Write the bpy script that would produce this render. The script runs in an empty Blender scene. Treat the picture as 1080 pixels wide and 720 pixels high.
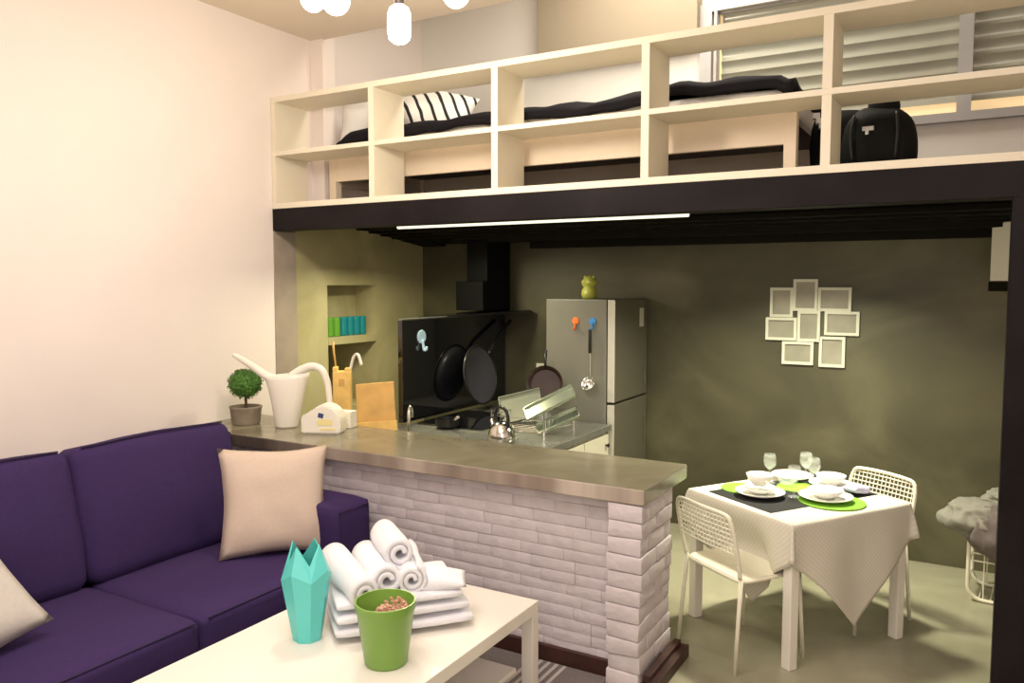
import bpy, bmesh, math, random
from mathutils import Vector, Matrix, noise
R = math.radians
random.seed(7)
scene = bpy.context.scene
COL = scene.collection

# ------------------------------------------------------------------ camera
H = 1.85; YAW = R(30.2); PIT = R(4.22); F = 841.0
cd = bpy.data.cameras.new('camera'); cam = bpy.data.objects.new('camera', cd); COL.objects.link(cam)
cam.location = (0, 0, H); cam.rotation_euler = (R(90) - PIT, 0, YAW)
cd.sensor_width = 36; cd.lens = 36 * F / 1080; cd.clip_start = 0.05
scene.camera = cam
scene.view_settings.view_transform = 'Standard'
scene.view_settings.look = 'None'
scene.view_settings.exposure = 0.0

# ------------------------------------------------------------------ materials
def mat(name, col, rough=.6, metal=0.0, var=.0, vscale=6, bump=0.0, bscale=60, spec=.5, emit=None, estr=0, trans=0, ior=1.45, sheen=0, col2=None, coat=0):
    m = bpy.data.materials.new(name); m.use_nodes = True
    nt = m.node_tree; b = nt.nodes['Principled BSDF']
    b.inputs['Base Color'].default_value = (*col, 1)
    b.inputs['Roughness'].default_value = rough
    b.inputs['Metallic'].default_value = metal
    b.inputs['Specular IOR Level'].default_value = spec
    b.inputs['IOR'].default_value = ior
    b.inputs['Transmission Weight'].default_value = trans
    b.inputs['Sheen Weight'].default_value = sheen
    b.inputs['Coat Weight'].default_value = coat
    if emit:
        b.inputs['Emission Color'].default_value = (*emit, 1); b.inputs['Emission Strength'].default_value = estr
    tc = nt.nodes.new('ShaderNodeTexCoord')
    if var > 0 or col2:
        n = nt.nodes.new('ShaderNodeTexNoise'); n.inputs['Scale'].default_value = vscale; n.inputs['Detail'].default_value = 6
        nt.links.new(tc.outputs['Object'], n.inputs['Vector'])
        r = nt.nodes.new('ShaderNodeValToRGB')
        c2 = col2 or tuple(min(1, c * (1 + var)) for c in col)
        c1 = col if col2 else tuple(c * (1 - var) for c in col)
        r.color_ramp.elements[0].position = .35; r.color_ramp.elements[1].position = .65
        r.color_ramp.elements[0].color = (*c1, 1); r.color_ramp.elements[1].color = (*c2, 1)
        nt.links.new(n.outputs['Fac'], r.inputs['Fac']); nt.links.new(r.outputs['Color'], b.inputs['Base Color'])
    if bump > 0:
        n2 = nt.nodes.new('ShaderNodeTexNoise'); n2.inputs['Scale'].default_value = bscale; n2.inputs['Detail'].default_value = 4
        nt.links.new(tc.outputs['Object'], n2.inputs['Vector'])
        bp = nt.nodes.new('ShaderNodeBump'); bp.inputs['Strength'].default_value = bump; bp.inputs['Distance'].default_value = .01
        nt.links.new(n2.outputs['Fac'], bp.inputs['Height']); nt.links.new(bp.outputs['Normal'], b.inputs['Normal'])
    return m

def concrete(name, ca, cb, cc, scale, rough=.6, stretch=(1, 1, 1), bump=.15):
    m = bpy.data.materials.new(name); m.use_nodes = True
    nt = m.node_tree; b = nt.nodes['Principled BSDF']
    tc = nt.nodes.new('ShaderNodeTexCoord'); mp = nt.nodes.new('ShaderNodeMapping'); mp.inputs['Scale'].default_value = stretch
    nt.links.new(tc.outputs['Object'], mp.inputs['Vector'])
    n = nt.nodes.new('ShaderNodeTexNoise'); n.inputs['Scale'].default_value = scale; n.inputs['Detail'].default_value = 8; n.inputs['Distortion'].default_value = .8
    nt.links.new(mp.outputs['Vector'], n.inputs['Vector'])
    r = nt.nodes.new('ShaderNodeValToRGB'); r.color_ramp.elements[0].position = .3; r.color_ramp.elements[1].position = .72
    r.color_ramp.elements[0].color = (*ca, 1); r.color_ramp.elements[1].color = (*cc, 1)
    e = r.color_ramp.elements.new(.5); e.color = (*cb, 1)
    nt.links.new(n.outputs['Fac'], r.inputs['Fac']); nt.links.new(r.outputs['Color'], b.inputs['Base Color'])
    b.inputs['Roughness'].default_value = rough
    n2 = nt.nodes.new('ShaderNodeTexNoise'); n2.inputs['Scale'].default_value = scale * 9; n2.inputs['Detail'].default_value = 5
    nt.links.new(mp.outputs['Vector'], n2.inputs['Vector'])
    bp = nt.nodes.new('ShaderNodeBump'); bp.inputs['Strength'].default_value = bump; bp.inputs['Distance'].default_value = .01
    nt.links.new(n2.outputs['Fac'], bp.inputs['Height']); nt.links.new(bp.outputs['Normal'], b.inputs['Normal'])
    return m

def striped(name, c1, c2, scale, axis='X', rough=.8, thr=.5, rot=(0, 0, 0), distort=0.0):
    m = bpy.data.materials.new(name); m.use_nodes = True
    nt = m.node_tree; b = nt.nodes['Principled BSDF']
    tc = nt.nodes.new('ShaderNodeTexCoord'); mp = nt.nodes.new('ShaderNodeMapping'); mp.inputs['Rotation'].default_value = rot
    nt.links.new(tc.outputs['Object'], mp.inputs['Vector'])
    w = nt.nodes.new('ShaderNodeTexWave'); w.bands_direction = axis; w.inputs['Scale'].default_value = scale; w.inputs['Distortion'].default_value = distort
    nt.links.new(mp.outputs['Vector'], w.inputs['Vector'])
    r = nt.nodes.new('ShaderNodeValToRGB'); r.color_ramp.elements[0].position = thr; r.color_ramp.elements[1].position = thr + .08
    r.color_ramp.elements[0].color = (*c1, 1); r.color_ramp.elements[1].color = (*c2, 1)
    nt.links.new(w.outputs['Fac'], r.inputs['Fac']); nt.links.new(r.outputs['Color'], b.inputs['Base Color'])
    b.inputs['Roughness'].default_value = rough
    return m

def dotted(name, c1, c2, scale, rough=.9, r0=.25):
    m = bpy.data.materials.new(name); m.use_nodes = True
    nt = m.node_tree; b = nt.nodes['Principled BSDF']
    uv = nt.nodes.new('ShaderNodeUVMap'); v = nt.nodes.new('ShaderNodeTexVoronoi')
    v.inputs['Scale'].default_value = scale; v.inputs['Randomness'].default_value = 0.0
    nt.links.new(uv.outputs['UV'], v.inputs['Vector'])
    r = nt.nodes.new('ShaderNodeValToRGB'); r.color_ramp.elements[0].position = r0; r.color_ramp.elements[1].position = r0 + .1
    r.color_ramp.elements[0].color = (*c2, 1); r.color_ramp.elements[1].color = (*c1, 1)
    nt.links.new(v.outputs['Distance'], r.inputs['Fac']); nt.links.new(r.outputs['Color'], b.inputs['Base Color'])
    b.inputs['Roughness'].default_value = rough
    return m

M = {}
M['plaster'] = mat('white_plaster', (.90, .815, .765), .85, var=.015, vscale=2, bump=.08, bscale=30)
M['ceiling'] = mat('ceiling_paint', (.80, .70, .58), .9)
M['uwall'] = mat('upper_wall_paint', (.86, .83, .76), .9)
M['beige'] = mat('beige_panel_paint', (.36, .30, .215), .9)
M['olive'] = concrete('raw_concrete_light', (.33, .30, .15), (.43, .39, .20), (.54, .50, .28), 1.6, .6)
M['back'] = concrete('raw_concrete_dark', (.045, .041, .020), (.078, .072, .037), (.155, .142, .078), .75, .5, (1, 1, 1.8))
M['taupe'] = mat('taupe_column', (.36, .30, .24), .8, var=.1, vscale=5)
M['floor'] = concrete('polished_concrete', (.25, .24, .16), (.34, .325, .225), (.44, .42, .30), 1.3, .22, (1, 1, 1), .03)
M['beam'] = mat('black_painted_steel', (.012, .009, .010), .5, var=.3, vscale=3, spec=.15)
M['dark'] = mat('dark_ceiling_boards', (.010, .009, .006), .6, spec=.1)
M['cream'] = mat('cream_painted_board', (.83, .77, .62), .5, var=.02, vscale=3)
M['bedwood'] = mat('pale_wood', (.80, .68, .52), .55, var=.04, vscale=3)
M['darkwood'] = mat('dark_brown_wood', (.045, .016, .012), .45, var=.3, vscale=8)
M['slab'] = concrete('cement_worktop', (.155, .14, .09), (.20, .18, .12), (.25, .23, .16), 2.5, .2, (1, 1, 1), .02)
M['slabedge'] = concrete('cement_edge', (.03, .02, .015), (.25, .20, .16), (.62, .54, .45), 1.3, .45, (1, 1, .01), .05)
M['brick'] = mat('white_painted_brick', (.60, .545, .565), .62, var=.05, vscale=14, bump=.5, bscale=28)
M['sofa'] = mat('purple_fabric', (.042, .023, .088), .9, var=.05, vscale=50, bump=.15, bscale=260, spec=.2)
M['piping'] = mat('dark_purple_seam', (.022, .013, .05), .9)
M['beigefab'] = mat('beige_fabric', (.56, .45, .37), .9, var=.02, vscale=60, bump=.12, bscale=220)
M['greyfab'] = mat('light_grey_fabric', (.55, .51, .46), .9, var=.02, vscale=60, bump=.12, bscale=220)
M['lacq'] = mat('cream_lacquer', (.82, .78, .70), .28)
M['turq'] = mat('turquoise_ceramic', (.13, .66, .62), .35)
M['green'] = mat('green_ceramic', (.20, .38, .065), .3)
M['potp'] = mat('dried_flowers', (.35, .13, .08), .9, col2=(.75, .52, .36), vscale=90)
M['towel'] = mat('white_terry', (.85, .85, .89), .95, bump=.5, bscale=240, sheen=.4)
M['cer'] = mat('white_ceramic', (.86, .82, .73), .22)
M['plate'] = mat('white_porcelain', (.88, .87, .80), .15)
M['whplas'] = mat('white_plastic', (.85, .82, .72), .35)
M['leaf'] = mat('green_leaves', (.03, .11, .015), .7, col2=(.12, .28, .04), vscale=60)
M['bark'] = mat('brown_stem', (.12, .08, .04), .8)
M['concpot'] = mat('grey_brown_pot', (.30, .25, .19), .8, var=.15, vscale=10)
M['chair'] = mat('white_powder_coat', (.80, .77, .62), .4)
M['tleg'] = mat('white_table_paint', (.80, .77, .68), .45)
M['cloth'] = dotted('dotted_cloth', (.62, .59, .50), (.70, .67, .58), 80)
M['black_cloth'] = mat('black_woven', (.012, .012, .012), .85, bump=.3, bscale=200)
M['limefelt'] = mat('lime_felt', (.20, .46, .03), .8)
M['lav'] = mat('lavender_cloth', (.55, .55, .75), .8)
M['glass'] = mat('clear_glass', (.9, .95, .9), .03, spec=1)
M['glass'].node_tree.nodes['Principled BSDF'].inputs['Alpha'].default_value = .15
M['ggreen'] = mat('green_glass', (.30, .75, .10), .1, trans=.6)
M['gteal'] = mat('teal_glass', (.03, .42, .48), .1, trans=.5)
M['chrome'] = mat('polished_steel', (.75, .74, .70), .16, 1.0)
M['steel'] = mat('brushed_steel', (.55, .55, .50), .3, .9)
M['foil'] = mat('pale_green_metal', (.38, .42, .33), .25, .8)
M['fridge'] = mat('grey_fridge_enamel', (.205, .20, .16), .45, .2)
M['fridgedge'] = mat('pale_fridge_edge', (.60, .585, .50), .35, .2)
M['fridgedoor'] = mat('fridge_door_grey', (.13, .12, .085), .4, .1)
M['wok_reflection'] = mat('blue_grey_iron', (.10, .10, .115), .35, .4)
M['gloss'] = mat('black_gloss_glass', (.006, .006, .008), .04, spec=.9, coat=.6)
M['fluem'] = mat('soot_black_metal', (.004, .004, .004), .45, spec=.12)
M['blk'] = mat('matte_black', (.01, .01, .01), .5)
M['blkplas'] = mat('black_plastic', (.012, .012, .012), .28)
M['bag'] = mat('black_nylon', (.006, .007, .006), .7, bump=.2, bscale=60, spec=.2)
M['pan'] = mat('dark_brown_nonstick', (.035, .018, .014), .5)
M['bamboo'] = mat('bamboo_wood', (.62, .38, .12), .5, var=.12, vscale=9)
M['bamboo2'] = mat('golden_bamboo', (.78, .52, .16), .5, var=.1, vscale=14)
M['cab'] = mat('cream_cabinet', (.70, .66, .52), .4)
M['counter'] = mat('grey_counter', (.20, .20, .17), .2, .2, var=.1, vscale=9)
M['orange'] = mat('orange_plastic', (.85, .20, .04), .5)
M['blue'] = mat('blue_plastic', (.05, .25, .60), .5)
M['pblue'] = mat('pale_blue_plastic', (.55, .78, .92), .4)
M['toyg'] = mat('olive_yellow_vinyl', (.42, .45, .07), .5)
M['toyy'] = mat('yellow_vinyl', (.65, .58, .20), .5)
M['yel'] = mat('pale_yellow_print', (.85, .75, .35), .6)
M['navy'] = mat('navy_print', (.04, .06, .18), .6)
M['frame'] = mat('white_frame', (.62, .62, .50), .5)
M['photo'] = mat('blank_grey_card', (.34, .32, .25), .35, col2=(.26, .25, .19), vscale=5)
M['blanket'] = mat('black_blanket', (.012, .011, .014), .9, bump=.2, bscale=50, spec=.15)
M['sheet'] = mat('white_sheet', (.82, .80, .74), .9)
M['pillow'] = mat('white_pillow', (.80, .79, .76), .9)
M['stripe'] = striped('striped_pillow', (.015, .015, .015), (.85, .84, .80), 3.6, 'X', .9, .13, (0, 0, R(-34)), 2.2)
M['winframe'] = mat('grey_window_frame', (.50, .49, .48), .4)
M['blind'] = mat('pale_grey_slat', (.52, .53, .44), .22, .1)
M['pane'] = mat('glowing_window_glass', (.9, .72, .45), .12, emit=(1, .72, .38), estr=.55)  # emission imitates the bright light on the window glass
M['bulb'] = mat('glowing_bulb', (1, .95, .85), .3, emit=(1, .93, .80), estr=9)
M['tube'] = mat('dim_tube', (.9, .9, .75), .3, emit=(1, .98, .74), estr=1.1)
M['brass'] = mat('dark_socket', (.12, .10, .09), .4, .6)
M['laundry'] = mat('grey_laundry', (.25, .24, .20), .95, var=.06, vscale=20, spec=.1)
M['laundry2'] = mat('mauve_grey_laundry', (.15, .125, .115), .95, var=.06, vscale=30)
M['switch'] = mat('switch_plastic', (.60, .60, .48), .4)

def rug_mat():
    m = striped('rug_weave', (.16, .14, .13), (.42, .39, .36), 9, 'X', .95, .62)
    return m
M['rug'] = mat('rug_grey', (.15, .13, .125), .95, var=.15, vscale=90)
M['rugstripe'] = mat('rug_pale_stripe', (.42, .39, .37), .95)

# ------------------------------------------------------------------ mesh helpers
def nb(): return bmesh.new()

def box(bm, x0, x1, y0, y1, z0, z1, mtx=None, bev=0, seg=2):
    r = bmesh.ops.create_cube(bm, size=1)
    vs = r['verts']
    for v in vs:
        v.co = Vector(((x0 + x1) / 2 + v.co.x * (x1 - x0), (y0 + y1) / 2 + v.co.y * (y1 - y0), (z0 + z1) / 2 + v.co.z * (z1 - z0)))
    if bev > 0:
        es = list({e for v in vs for e in v.link_edges})
        g = bmesh.ops.bevel(bm, geom=es, offset=bev, segments=seg, affect='EDGES', profile=.5)
        vs = list({v for f in g['faces'] for v in f.verts} | {v for v in vs if v.is_valid})
    if mtx: bmesh.ops.transform(bm, matrix=mtx, verts=vs)
    return vs

def tube(bm, pts, r, n=8, closed=False, cap=True):
    pts = [Vector(p) for p in pts]; N = len(pts)
    rr = r if isinstance(r, (list, tuple)) else [r] * N
    rings = []; prev = None
    for i, p in enumerate(pts):
        a = pts[(i - 1) % N] if (i > 0 or closed) else p
        b = pts[(i + 1) % N] if (i < N - 1 or closed) else p
        t = (b - a)
        if t.length < 1e-9: t = Vector((0, 0, 1))
        t.normalize()
        if prev is None:
            up = Vector((0, 0, 1)) if abs(t.z) < .9 else Vector((1, 0, 0))
            s = t.cross(up).normalized()
        else:
            s = (prev - t * prev.dot(t)).normalized()
        prev = s; w = t.cross(s)
        rings.append([bm.verts.new(p + (s * math.cos(k * 2 * math.pi / n) + w * math.sin(k * 2 * math.pi / n)) * rr[i]) for k in range(n)])
    for i in range(N if closed else N - 1):
        A, B = rings[i], rings[(i + 1) % N]
        for k in range(n):
            bm.faces.new((A[k], A[(k + 1) % n], B[(k + 1) % n], B[k]))
    if cap and not closed:
        bm.faces.new(rings[0][::-1]); bm.faces.new(rings[-1])

def lathe(bm, prof, n=32, c=(0, 0, 0), mtx=None):
    rings = []; c = Vector(c); allv = []
    for r, z in prof:
        if r < 1e-6:
            v = bm.verts.new(c + Vector((0, 0, z))); rings.append([v]); allv.append(v)
        else:
            g = [bm.verts.new(c + Vector((r * math.cos(k * 2 * math.pi / n), r * math.sin(k * 2 * math.pi / n), z))) for k in range(n)]
            rings.append(g); allv += g
    for A, B in zip(rings[:-1], rings[1:]):
        if len(A) == 1 and len(B) == 1: continue
        for k in range(n):
            if len(A) == 1: bm.faces.new((A[0], B[(k + 1) % n], B[k]))
            elif len(B) == 1: bm.faces.new((A[k], A[(k + 1) % n], B[0]))
            else: bm.faces.new((A[k], A[(k + 1) % n], B[(k + 1) % n], B[k]))
    if mtx: bmesh.ops.transform(bm, matrix=mtx, verts=allv)
    return allv

def arc(pts, k=6):
    """Catmull-Rom smoothing of a polyline"""
    P = [Vector(p) for p in pts]; out = []
    for i in range(len(P) - 1):
        p0 = P[max(i - 1, 0)]; p1 = P[i]; p2 = P[i + 1]; p3 = P[min(i + 2, len(P) - 1)]
        for j in range(k):
            t = j / k
            out.append(.5 * ((2 * p1) + (-p0 + p2) * t + (2 * p0 - 5 * p1 + 4 * p2 - p3) * t * t + (-p0 + 3 * p1 - 3 * p2 + p3) * t ** 3))
    out.append(P[-1]); return out

def puffbox(bm, sx, sy, sz, r, bulge=0, axis=2, cuts=12, mtx=None, wob=0, seed=0):
    before = set(bm.verts)
    vs0 = bmesh.ops.create_cube(bm, size=2)['verts']
    es = list({e for v in vs0 for e in v.link_edges})
    bmesh.ops.subdivide_edges(bm, edges=es, cuts=cuts, use_grid_fill=True)
    vs = [v for v in bm.verts if v not in before]
    hs = Vector((sx / 2, sy / 2, sz / 2))
    for v in vs:
        n = v.co.copy()
        p = Vector((n.x * hs.x, n.y * hs.y, n.z * hs.z))
        q = Vector([max(-(hs[i] - r), min(hs[i] - r, p[i])) for i in range(3)])
        d = p - q
        if d.length > 1e-9: p = q + d.normalized() * r
        o = [i for i in range(3) if i != axis]
        f = (1 - n[o[0]] ** 2) * (1 - n[o[1]] ** 2)
        p[axis] += (1 if n[axis] > 0 else -1) * bulge * f * abs(n[axis])
        for j in o:
            p[j] += n[j] * bulge * .35 * (1 - n[o[1 - o.index(j)]] ** 2) * (1 - abs(n[axis]) * .3)
        if wob:
            p += Vector(noise.noise_vector(p * 5 + Vector((seed, 0, 0)))) * wob
        v.co = p
    if mtx: bmesh.ops.transform(bm, matrix=mtx, verts=vs)
    return vs

def pillow_bm(w, h, t, n=18, pinch=.10, wob=.012, seed=0):
    """square cushion lying in XY, centre at origin"""
    bm = nb()
    def pt(i, j, s):
        a = -1 + 2 * i / n; b = -1 + 2 * j / n
        f = max(0, (1 - abs(a) ** 2.6)) ** .55 * max(0, (1 - abs(b) ** 2.6)) ** .55
        x = a * w / 2 * (1 - pinch * (1 - b * b)); y = b * h / 2 * (1 - pinch * (1 - a * a))
        p = Vector((x, y, s * f * t / 2))
        if wob: p += Vector(noise.noise_vector(Vector((x * 7 + seed, y * 7, s)))) * wob * (.3 + f)
        return p
    top = {}; bot = {}
    for i in range(n + 1):
        for j in range(n + 1):
            top[i, j] = bm.verts.new(pt(i, j, 1))
            edge = i in (0, n) or j in (0, n)
            bot[i, j] = top[i, j] if edge else bm.verts.new(pt(i, j, -1))
    for i in range(n):
        for j in range(n):
            bm.faces.new((top[i, j], top[i + 1, j], top[i + 1, j + 1], top[i, j + 1]))
            q = (bot[i, j], bot[i, j + 1], bot[i + 1, j + 1], bot[i + 1, j])
            try: bm.faces.new(q)
            except ValueError: pass
    return bm

def tag(o, label=None, cat=None, group=None, kind=None):
    if label: o['label'] = label
    if cat: o['category'] = cat
    if group: o['group'] = group
    if kind: o['kind'] = kind
    return o

def obj(name, bm, m, parent=None, smooth=False, world=False, loc=None, rot=None):
    """world=True: bmesh given in world coordinates, re-expressed in the parent's frame"""
    if world and parent is not None:
        bmesh.ops.transform(bm, matrix=pmat(parent).inverted(), verts=bm.verts[:])
    if world and parent is None and bm.verts:
        xs = [v.co.x for v in bm.verts]; ys = [v.co.y for v in bm.verts]; zs = [v.co.z for v in bm.verts]
        loc = Vector(((min(xs) + max(xs)) / 2, (min(ys) + max(ys)) / 2, min(zs)))
        bmesh.ops.translate(bm, vec=-loc, verts=bm.verts[:])
    bmesh.ops.recalc_face_normals(bm, faces=bm.faces[:])
    me = bpy.data.meshes.new(name); bm.to_mesh(me); bm.free()
    me.materials.append(m)
    if smooth:
        for p in me.polygons: p.use_smooth = True
        if smooth != 'all':
            me.set_sharp_from_angle(angle=R(40))
    o = bpy.data.objects.new(name, me); COL.objects.link(o)
    if parent: o.parent = parent
    if loc is not None: o.location = loc
    if rot is not None: o.rotation_euler = rot
    return o

def pmat(o):
    m = Matrix.LocRotScale(o.location, o.rotation_euler, o.scale)
    return pmat(o.parent) @ m if o.parent else m

def thing(name, label, cat, loc=(0, 0, 0), rz=0, group=None, rot=None):
    o = bpy.data.objects.new(name, None); COL.objects.link(o)
    o.empty_display_size = .1
    o.location = loc; o.rotation_euler = rot or (0, 0, rz)
    return tag(o, label, cat, group)

def struct(name, bm, m, parent=None, smooth=False):
    o = obj(name, bm, m, parent, smooth)
    if parent is None: o['kind'] = 'structure'
    return o

def dup(root, loc, rot, label=None, group=None):
    r = root.copy(); COL.objects.link(r); r.location = loc; r.rotation_euler = rot
    if label: r['label'] = label
    if group: r['group'] = group
    for ch in list(root.children):
        c = ch.copy(); COL.objects.link(c); c.parent = r
        for g in ch.children:
            d = g.copy(); COL.objects.link(d); d.parent = c
    return r

XL = -4.33; YB = 5.84; YM = 4.07
# ================================================================== SETTING
bm = nb(); box(bm, -4.7, 2.3, -1.4, 6.1, -.1, 0); struct('floor', bm, M['floor'])
bm = nb(); box(bm, XL - .1, XL, -1.3, YM, 0, 3.72); box(bm, XL - .1, XL, YM, YB, 2.37, 4.5)
box(bm, XL - .1, XL, YM, YM+.001, 2.37, 4.5)
struct('wall_left', bm, M['plaster'])
ny0, ny1, nz0, nz1 = 4.607, 5.18, .86, 1.83
bm = nb()
box(bm, XL - .3, XL, 4.28, ny0, 0, 2.37); box(bm, XL - .3, XL, ny1, YB, 0, 2.37)
box(bm, XL - .3, XL, ny0, ny1, nz1, 2.37); box(bm, XL - .3, XL, ny0, ny1, 0, nz0)
box(bm, XL - .3, XL - .22, ny0, ny1, 1.365, nz1); box(bm, XL - .62, XL - .56, ny0 - .05, ny1 + .05, nz0, 1.4)
box(bm, XL - .6, XL - .22, ny0, ny1, 1.366, 1.42); box(bm, XL - .6, XL - .3, ny0, ny1, nz0 - .1, nz0); box(bm, XL - .6, XL - .3, ny0 - .05, ny0, nz0, 1.4); box(bm, XL - .6, XL - .3, ny1, ny1 + .05, nz0, 1.4)
box(bm, XL - .22, XL + .005, ny0, ny1, 1.365, 1.425)
struct('wall_kitchen', bm, M['olive'])
bm = nb(); box(bm, XL - .1, XL + .008, YM, 4.28, 0, 2.215, bev=.004); struct('trim_1', bm, M['taupe'])
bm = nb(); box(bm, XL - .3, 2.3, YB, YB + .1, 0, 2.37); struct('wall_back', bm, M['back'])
# upper back wall with a window opening
wx0, wx1, wz0, wz1 = -1.80, .95, 2.86, 3.84
bm = nb(); box(bm, XL - .1, wx0, YB, YB + .1, 2.37, 4.5); box(bm, wx1, 2.3, YB, YB + .1, 2.37, 4.5)
box(bm, wx0, wx1, YB, YB + .1, 2.37, wz0); box(bm, wx0, wx1, YB, YB + .1, wz1, 4.5)
struct('wall_upper', bm, M['uwall'])
bm = nb(); box(bm, -3.10, wx0 + .0, YB - .12, YB - .001, 3.60, 4.5); struct('trim_2', bm, M['beige'])
bm = nb(); box(bm, 2.0, 2.1, -1.3, YB, 0, 4.5); struct('wall_right', bm, M['plaster'])
bm = nb(); box(bm, XL - .1, 2.1, -1.4, -1.3, 0, 4.5); struct('wall_front', bm, M['plaster'])
bm = nb(); box(bm, XL - .1, 2.1, -1.4, 4.50, 3.63, 3.75); box(bm, XL - .1, 2.1, 4.50, YB + .1, 4.5, 4.6)
struct('ceiling', bm, M['ceiling'])
bm = nb(); box(bm, XL, XL + .12, 4.47, 4.60, 2.42, 4.5); struct('trim_3', bm, M['plaster'])
# window
win = bpy.data.objects.new('window_1', None); COL.objects.link(win); win.location = (wx0, YB, wz0); win['kind'] = 'structure'
bm = nb()
t = .055
box(bm, wx0, wx1, YB - .05, YB + .03, wz0, wz0 + t); box(bm, wx0, wx1, YB - .05, YB + .03, wz1 - t, wz1)
box(bm, wx0, wx0 + t + .03, YB - .05, YB + .03, wz0 + t, wz1 - t); box(bm, wx1 - t, wx1, YB - .05, YB + .03, wz0 + t, wz1 - t)
box(bm, -.155, -.075, YB - .05, YB + .03, wz0 + t, wz1 - t)
box(bm, wx0 + t + .05, wx0 + t + .07, YB - .055, YB + .03, wz0 + t, wz1 - t)
obj('window_frame', bm, M['winframe'], win, world=True)
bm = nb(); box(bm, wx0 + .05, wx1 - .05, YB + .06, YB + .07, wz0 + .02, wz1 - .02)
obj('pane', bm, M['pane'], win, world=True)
# loft floor, black beam and posts
bm = nb(); box(bm, XL, 2.0, YM + .12, YB, 2.30, 2.40); struct('floor_loft', bm, M['darkwood'])
bm = nb()
box(bm, XL, 1.7, YM, YM + .10, 2.215, 2.368, bev=.004)
struct('trim_4', bm, M['beam'])
bm = nb(); box(bm, .118, .262, YM + .001, YM + .14, 0, 2.23, bev=.004)
struct('trim_5', bm, M['beam'])
# dark boards under the loft, dropping toward the back wall
bm = nb()
ang = math.atan2(-.10, YB - 4.85)
for i in range(11):
    y = 4.2 + i * .15
    zt = 2.29 if y < 4.85 else 2.29 - (y - 4.85) * .11
    box(bm, XL + .001, 2.0, y, y + .145, zt - .01, 2.301)
for y in (4.45, 4.95, 5.45):
    zt = 2.24 if y < 4.85 else 2.25 - (y - 4.85) * .13
    box(bm, -3.75, 2.0, y, y + .06, zt, 2.301)
v = [bm.verts.new(p) for p in ((XL + .002, 4.85, 2.30), (XL + .002, YB, 2.30), (XL + .002, YB, 2.17), (XL + .25, 4.85, 2.30), (XL + .25, YB, 2.30), (XL + .25, YB, 2.17))]
for f in ((0, 1, 2), (3, 5, 4), (0, 2, 5, 3), (1, 4, 5, 2), (0, 3, 4, 1)): bm.faces.new([v[i] for i in f])
struct('ceiling_kitchen', bm, M['dark'])
bm = nb(); box(bm, -3.2, 2.0, YB-.05, YB-.001, 2.13, 2.3); struct('trim_6', bm, M['dark'])

# tube light under the loft edge
tl = thing('tube_light', 'long slim pale tube light fixed under the loft just behind the black beam', 'light', (-2.4, 4.26, 2.27))
bm = nb(); box(bm, -3.38, -1.35, 4.235, 4.285, 2.235, 2.29, bev=.004); obj('housing', bm, M['whplas'], tl, world=True)
bm = nb(); tube(bm, [(-3.36, 4.26, 2.222), (-1.37, 4.26, 2.222)], .016, 10); obj('tube', bm, M['tube'], tl, True, world=True)

# ================================================================== LOFT SHELF RAILING
sh = thing('open_shelf_railing', 'long cream open shelf unit of two tiers railing the loft above the black beam', 'shelf', (-1.5, YM + .15, 2.368))
SX1 = 1.6
y0, y1 = YM, YM + .32
for z0, z1 in ((2.369, 2.408), (2.735, 2.765), (3.105, 3.142)):
    bm = nb(); box(bm, XL + .001, SX1, y0, y1, z0, z1, bev=.002); obj('board', bm, M['cream'], sh, world=True)
ups = [-4.31, -3.425, -2.49, -1.555, -.648, .29, 1.22]
for i, x in enumerate(ups):
    bm = nb(); w = .022 if i else .018
    box(bm, x - w, x + w, y0 + .002, y1 - .002, 2.408, 2.735); box(bm, x - w, x + w, y0 + .002, y1 - .002, 2.765, 3.105)
    obj('upright', bm, M['cream'], sh, world=True)

# ================================================================== BED
bx0, bx1, by0, by1 = -4.15, -.86, 4.46, 5.6
bed = thing('platform_bed', 'wide low platform bed with pale wooden side rail behind the loft shelf', 'bed', ((bx0 + bx1) / 2, 5.0, 2.40))
bm = nb(); box(bm, bx0, bx1, by0, by0 + .035, 2.585, 2.80, bev=.004); obj('side_rail', bm, M['bedwood'], bed, world=True)
bm = nb(); box(bm, bx0, bx1, by1 - .035, by1, 2.585, 2.80, bev=.004); obj('side_rail', bm, M['bedwood'], bed, world=True)
for x in (bx0 - .001, bx1 - .06):
    for y in (by0 - .005, by1 - .06):
        bm = nb(); box(bm, x, x + .065, y, y + .065, 2.40, 2.83, bev=.004); obj('leg', bm, M['bedwood'], bed, world=True)
bm = nb(); box(bm, bx0 + .03, bx1 - .03, by0 + .04, by1 - .04, 2.72, 2.76); obj('slat_base', bm, M['darkwood'], bed, world=True)
bm = nb(); box(bm, bx0 + .06, bx1 - .06, by1 - .08, by1 - .04, 2.405, 2.584); obj('underbed_shade', bm, M['darkwood'], bed, world=True)  # added dark board imitating the shade beneath the bed
bm = nb(); box(bm, bx0 + .002, bx0 + .03, by0 + .07, by1 - .07, 2.56, 2.80); obj('end_rail', bm, M['bedwood'], bed, world=True)
bm = nb(); puffbox(bm, 3.2, 1.06, .15, .05, .01, 2, 10, Matrix.Translation(((bx0 + bx1) / 2, 5.03, 2.835)))
obj('mattress', bm, M['sheet'], bed, 'all', world=True)
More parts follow.
